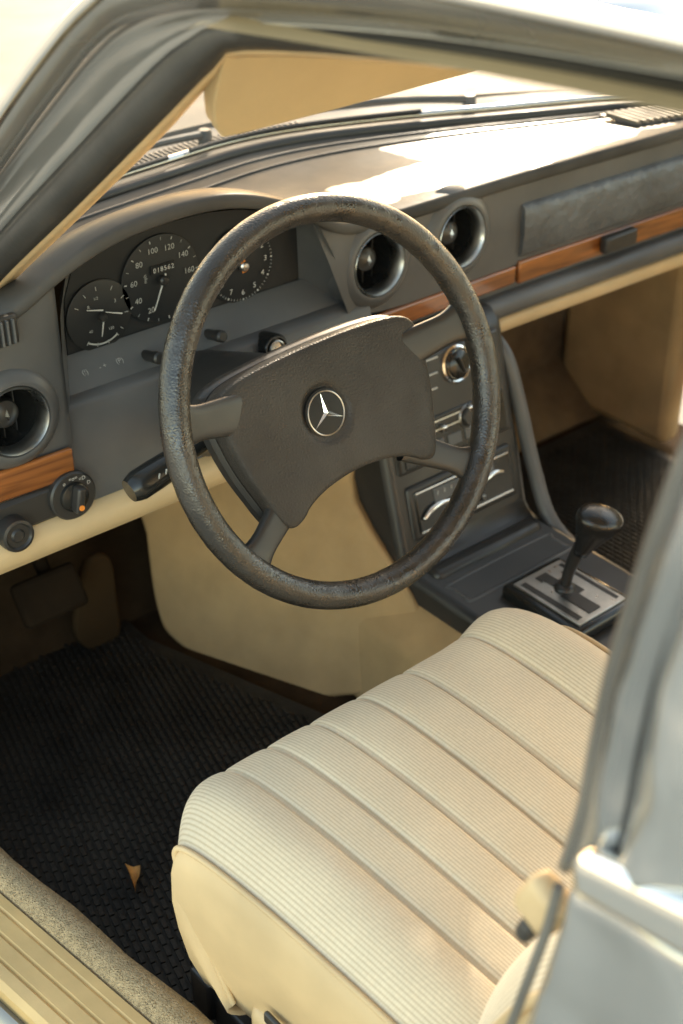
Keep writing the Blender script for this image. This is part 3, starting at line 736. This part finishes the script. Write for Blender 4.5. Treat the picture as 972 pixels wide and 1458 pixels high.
obj('windscreen_seal', MB().tube([V((x, YW(x)+.040, .056)) for x in [lerp(-.74,.74,k/40) for k in range(41)]], .006, 10), CHROME, car, ang=80)
# cowl and bonnet
XS = [lerp(-.78,.78,k/40) for k in range(41)]
obj('cowl_panel', MB().grid([[V((x,YW(x)+.03,.044)), V((x,YW(x)+.075,.046)), V((x,YW(x)+.13,.048)), V((x,YW(x)+.135,.02))] for x in XS]), HOODM, car, ang=50)
cg = MB()
for k in range(70):
    x = lerp(-.50,.10,k/69); cg.box((x, YW(x)+.085, .0475), (.0030,.026,.004))
obj('cowl_grille', cg, STRIP, car)
rws = []
for x in XS:
    y0 = YW(x)+.142
    rws.append([V((x, y0, .02))]+[V((x, lerp(y0, 2.1, t), .052-.035*t-.03*abs(x/.78)**4-.03*t*t)) for t in (0,.006,.1,.3,.5,.75,1)]+[V((x,2.12,-.2))])
obj('bonnet', MB().grid(rws), HOODM, car, ang=50)
for s in (-1,1):
    obj('wing', MB().grid([[V((s*.785, y, .0)), V((s*.84,y,-.10)), V((s*.86,y,-.35)), V((s*.82,y,-.62))] for y in (.62,1.0,1.5,2.1)]), FRAMEP, car, ang=60)
# kick panel beside driver and far door
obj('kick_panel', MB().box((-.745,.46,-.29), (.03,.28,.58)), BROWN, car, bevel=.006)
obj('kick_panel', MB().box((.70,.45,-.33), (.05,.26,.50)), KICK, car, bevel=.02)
fd = obj('far_door', MB().prism([V((.735,-.75,-.46)), V((.735,.31,-.46)), V((.735,.31,.035)), V((.735,-.75,.035))], (.05,0,0)), BEIGE, car, bevel=.012)
obj('door_pocket', MB().box((.715,-.15,-.36), (.05,.70,.14)), BEIGE, fd, bevel=.02)
obj('door_frame', MB().tube([V((.73,.30,.04)), V((.66,.06,.27)), V((.62,-.15,.44)), V((.63,-.75,.49)), V((.74,-.75,.03))], .020, 10), SEAL, fd, ang=80)
obj('parcel_bulkhead', MB().prism([V((-.72,-1.62,FZ)), V((.72,-1.62,FZ)), V((.72,-1.75,.05)), V((-.72,-1.75,.05))], (0,-.03,0)), BEIGE, car)
# door pillar with seal and chrome
edgeP = [(1010,560),(972,648),(930,760),(900,850),(868,955),(845,1060),(828,1150),(800,1236)]
e2 = [(1038,560),(984,660),(941,770),(909,860),(877,962),(853,1066),(836,1156),(811,1242)]
e2b = [(x+62,y+14) for x, y in e2]
e3 = [(1300,560),(1260,700),(1220,800),(1180,900),(1150,1000),(1120,1100),(1090,1200),(1060,1300)]
def pillar_strip(name, A, B, xa, xb, mt, mids=()): return ribbon(name, A, B, xa, xb, mt, 40, .006, mids)
pillar_strip('pillar_seal', edgeP, e2, -.712, -.722, TAUPE, ((.4,-.006),))
pillar_strip('door_pillar', e2, e2b, -.724, -.730, DGLASS, ((.25,-.010),(.5,-.014),(.75,-.011)))
pillar_strip('window_frame', [(x-4,y) for x, y in e2b], e3, -.738, -.736, PAINT, ((.08,-.012),(.2,-.018),(.35,-.014),(.6,-.01)))
pxtube('seal_bead', [(x+5,y) for x, y in edgeP], -.720, .0030, TAUPE)
# rear door below the belt line
q0 = [onX(px,py,-.760) for px, py in ((806,1214),(990,1302),(1200,1404),(1200,1500),(990,1386),(802,1275))]
rdoor = obj('door', MB().prism([onX(px,py,-.745) for px, py in ((800,1262),(990,1366),(1250,1500),(1250,1800),(640,1800),(726,1500),(765,1390),(792,1310))], (.045,0,0)), PAINT, car, bevel=.010)
obj('belt_trim', MB().prism(q0, (.02,0,0)), CHROME, rdoor, bevel=.009)
obj('door_edge_seal', MB().tube([onX(px,py,-.735) for px, py in ((796,1262),(780,1320),(752,1395),(712,1500),(640,1700))], .0032, 10), TAUPE, rdoor, ang=80)
q = onX(757, 1318, -.715)
obj('striker', MB().box(q, (.02,.012,.018), Matrix.Rotation(R(18),3,'X')), SEAL, car, bevel=.005)
q = onX(776, 1286, -.72)
obj('belt_anchor', MB().box(q, (.02,.032,.036), Matrix.Rotation(R(25),3,'X')), BEIGE, car, bevel=.008)

# ================================================================= visor
vis = thing('sun_visor', (-.36,-.10,.40), 'tan sun visor hanging below the roof above the windscreen', 'sun visor')
loop = catmull([V((-.552,.362,0)), V((-.535,.342,0)), V((-.50,.335,0)), V((-.25,.340,0)), V((-.13,.345,0)), V((-.10,.36,0)), V((-.10,.44,0)), V((-.15,.455,0)), V((-.52,.455,0)), V((-.572,.435,0)), V((-.565,.39,0))], 6, True)
yv = lambda z: lerp(-.066, -.165, (z-.336)/.12)
obj('visor_board', MB().prism([V((p.x, yv(p.y), p.y)) for p in loop], (0,-.014,-.008)), HEAD, vis, bevel=.005)
obj('pivot_rod', MB().tube([V((-.55,-.17,.455)), V((-.10,-.17,.455))], .004, 8), BEIGE, vis)

# ================================================================= mats, pedals, leaf
def mat_obj(poly, ang, label, loc):
    m = MB().prism([V((x,y,FZ+.003)) for x, y in poly], (0,0,.006))
    cx = sum(p[0] for p in poly)/len(poly); cy = sum(p[1] for p in poly)/len(poly)
    pin = [(cx+(x-cx)*.93, cy+(y-cy)*.93) for x, y in poly]
    M = Matrix.Rotation(ang,3,'Z')
    def inside(x, y):
        r = False
        for (x1,y1),(x2,y2) in zip(pin, pin[1:]+pin[:1]):
            if (y1 > y) != (y2 > y) and x < (x2-x1)*(y-y1)/(y2-y1)+x1: r = not r
        return r
    for i in range(-60, 61):
        ys = [k*.01 for k in range(-80, 81)]; run = []
        for yy in ys+[99]:
            p = M @ V((i*.0098, yy, 0))
            if yy < 90 and inside(cx+p.x, cy+p.y): run.append(yy)
            elif run:
                a, b = run[0], run[-1]; s0 = a-.008*(i % 2)
                while s0 < b-.006:
                    s1 = min(b, s0+.017); c = M @ V((i*.0098, (max(s0,a)+s1)/2, 0))
                    m.box((cx+c.x, cy+c.y, FZ+.0102), (.0054, s1-max(s0,a)-.0022, .0034), M); s0 = s1
                run = []
    return tag(obj('floor_mat', m, RUB, loc=loc, ang=30), label, 'floor mat')
mat_obj([(-.685,-.26),(-.36,-.26),(-.24,.13),(-.335,.44),(-.335,.53),(-.70,.53),(-.735,.2)], R(-14), 'black ribbed rubber floor mat in front of the beige seat', (-.5,.1,FZ+.003))
mat_obj([(.215,-.25),(.66,-.25),(.66,.46),(.24,.46)], 0, 'black ribbed rubber floor mat in the passenger footwell', (.45,.1,FZ+.003))
ped = thing('foot_pedal', (-.49,.44,-.42), 'dark rubber foot pedal hanging in the driver footwell', 'pedal')
PM = Matrix.Rotation(R(-35),3,'X')
obj('pedal_pad', MB().box((-.49,.42,-.415), (.095,.018,.062), PM), PEDR, ped, bevel=.008)
obj('pedal_arm', MB().tube(catmull([V((-.48,.435,-.41)), V((-.47,.50,-.36)), V((-.46,.54,-.25))], 5), .010, 10), PEDR, ped)
ped = thing('foot_pedal', (-.435,.5,-.50), 'tan upright foot pedal beside the dark rubber one', 'pedal')
pp = [onY(p.x,p.y,.47) for p in catmull([V((px,py,0)) for px, py in ((126,800),(158,795),(168,850),(172,905),(135,928),(108,905),(112,850))], 5, True)]
obj('pedal_plate', MB().prism(pp, (0,.015,0)), PEDT, ped, bevel=.006)
ctr = onZ(189, 1254, FZ+.017)
top = onZ(178, 1236, FZ+.017)-ctr; tip = onZ(193, 1273, FZ+.017)-ctr; rgt = onZ(201, 1239, FZ+.017)-ctr
rows = []
for i in range(9):
    t = i/8; a = top.lerp(tip, t); b = rgt.lerp(tip, t); w_ = .35+.65*sin(pi*min(1,.35+t*.65))
    rows.append([ctr+a.lerp(b, .5+(s-.5)*w_)+V((0,0,.008*abs(2*s-1)**1.5+.004*sin(5*t+3*s))) for s in [k/6 for k in range(7)]])
tag(obj('dry_leaf', MB().grid(rows), LEAF, loc=tuple(ctr), ang=180), 'small curled dry brown leaf lying on the black ribbed mat', 'leaf')

# ================================================================= wipers
def wiper(x0, x1, dy, label):
    t = thing('windscreen_wiper', (x0, YW(x0)+.06, .05), label, 'wiper', None)
    P = [V((lerp(x0,x1,k/10), YW(lerp(x0,x1,k/10))+.055+dy*(1-k/10), .062+.012*sin(pi*k/10))) for k in range(11)]
    obj('wiper_arm', MB().tube(P, lambda q: lerp(.006,.0035,q), 8), STRIP, t)
    B = [V((lerp(x0,x1,k/10)-.10, YW(lerp(x0,x1,k/10)-.10)+.030, .064)) for k in range(11)]
    obj('wiper_blade', MB().tube(B, .0035, 8), SEAL, t)
    obj('wiper_pivot', MB().lathe([(.010,-.014),(.010,.004),(.008,.007),(0,.007)], P[0], (0,0,1), 20), STRIP, t)
wiper(-.06, -.44, .02, 'black windscreen wiper lying in front of the instrument cluster')
wiper(.34, -.02, .02, 'black windscreen wiper lying ahead of the round centre vents')

# ================================================================= light, sky, camera
EL, AZ = R(18.3), R(46.6)
SD = V((sin(AZ)*cos(EL), cos(AZ)*cos(EL), sin(EL)))
wd = bpy.data.worlds.new('World'); SC.world = wd; wd.use_nodes = True; N = wd.node_tree.nodes; L = wd.node_tree.links
sky = N.new('ShaderNodeTexSky'); sky.sky_type = 'NISHITA'; sky.sun_disc = False; sky.sun_elevation = EL; sky.sun_rotation = AZ; sky.dust_density = 1.0; sky.air_density = 1.0
tint = N.new('ShaderNodeMixRGB'); tint.blend_type = 'MULTIPLY'; tint.inputs[0].default_value = 1; tint.inputs[2].default_value = (6.7,5.45,3.95,1)
L.new(sky.outputs[0], tint.inputs[1]); L.new(tint.outputs[0], N['Background'].inputs[0]); N['Background'].inputs[1].default_value = .15
sl = bpy.data.lights.new('Sun', 'SUN'); sl.energy = 5.0; sl.angle = R(.8); sl.color = (1,.90,.74)
so = bpy.data.objects.new('Sun', sl); COL.objects.link(so); so.rotation_euler = SD.to_track_quat('Z','Y').to_euler(); so.location = SD*5
cd = bpy.data.cameras.new('Camera'); co = bpy.data.objects.new('Camera', cd); COL.objects.link(co)
cd.sensor_fit = 'VERTICAL'; cd.sensor_height = 36; cd.lens = 36*F/1458; cd.clip_start = .02; cd.clip_end = 500
Mx = Matrix((rr, ww, -dd)).transposed().to_4x4(); Mx.translation = CAM; co.matrix_world = Mx
cd.dof.use_dof = True; cd.dof.focus_distance = 1.42; cd.dof.aperture_fstop = 5.0
SC.camera = co
SC.view_settings.view_transform = 'Standard'; SC.view_settings.look = 'None'; SC.view_settings.exposure = 0
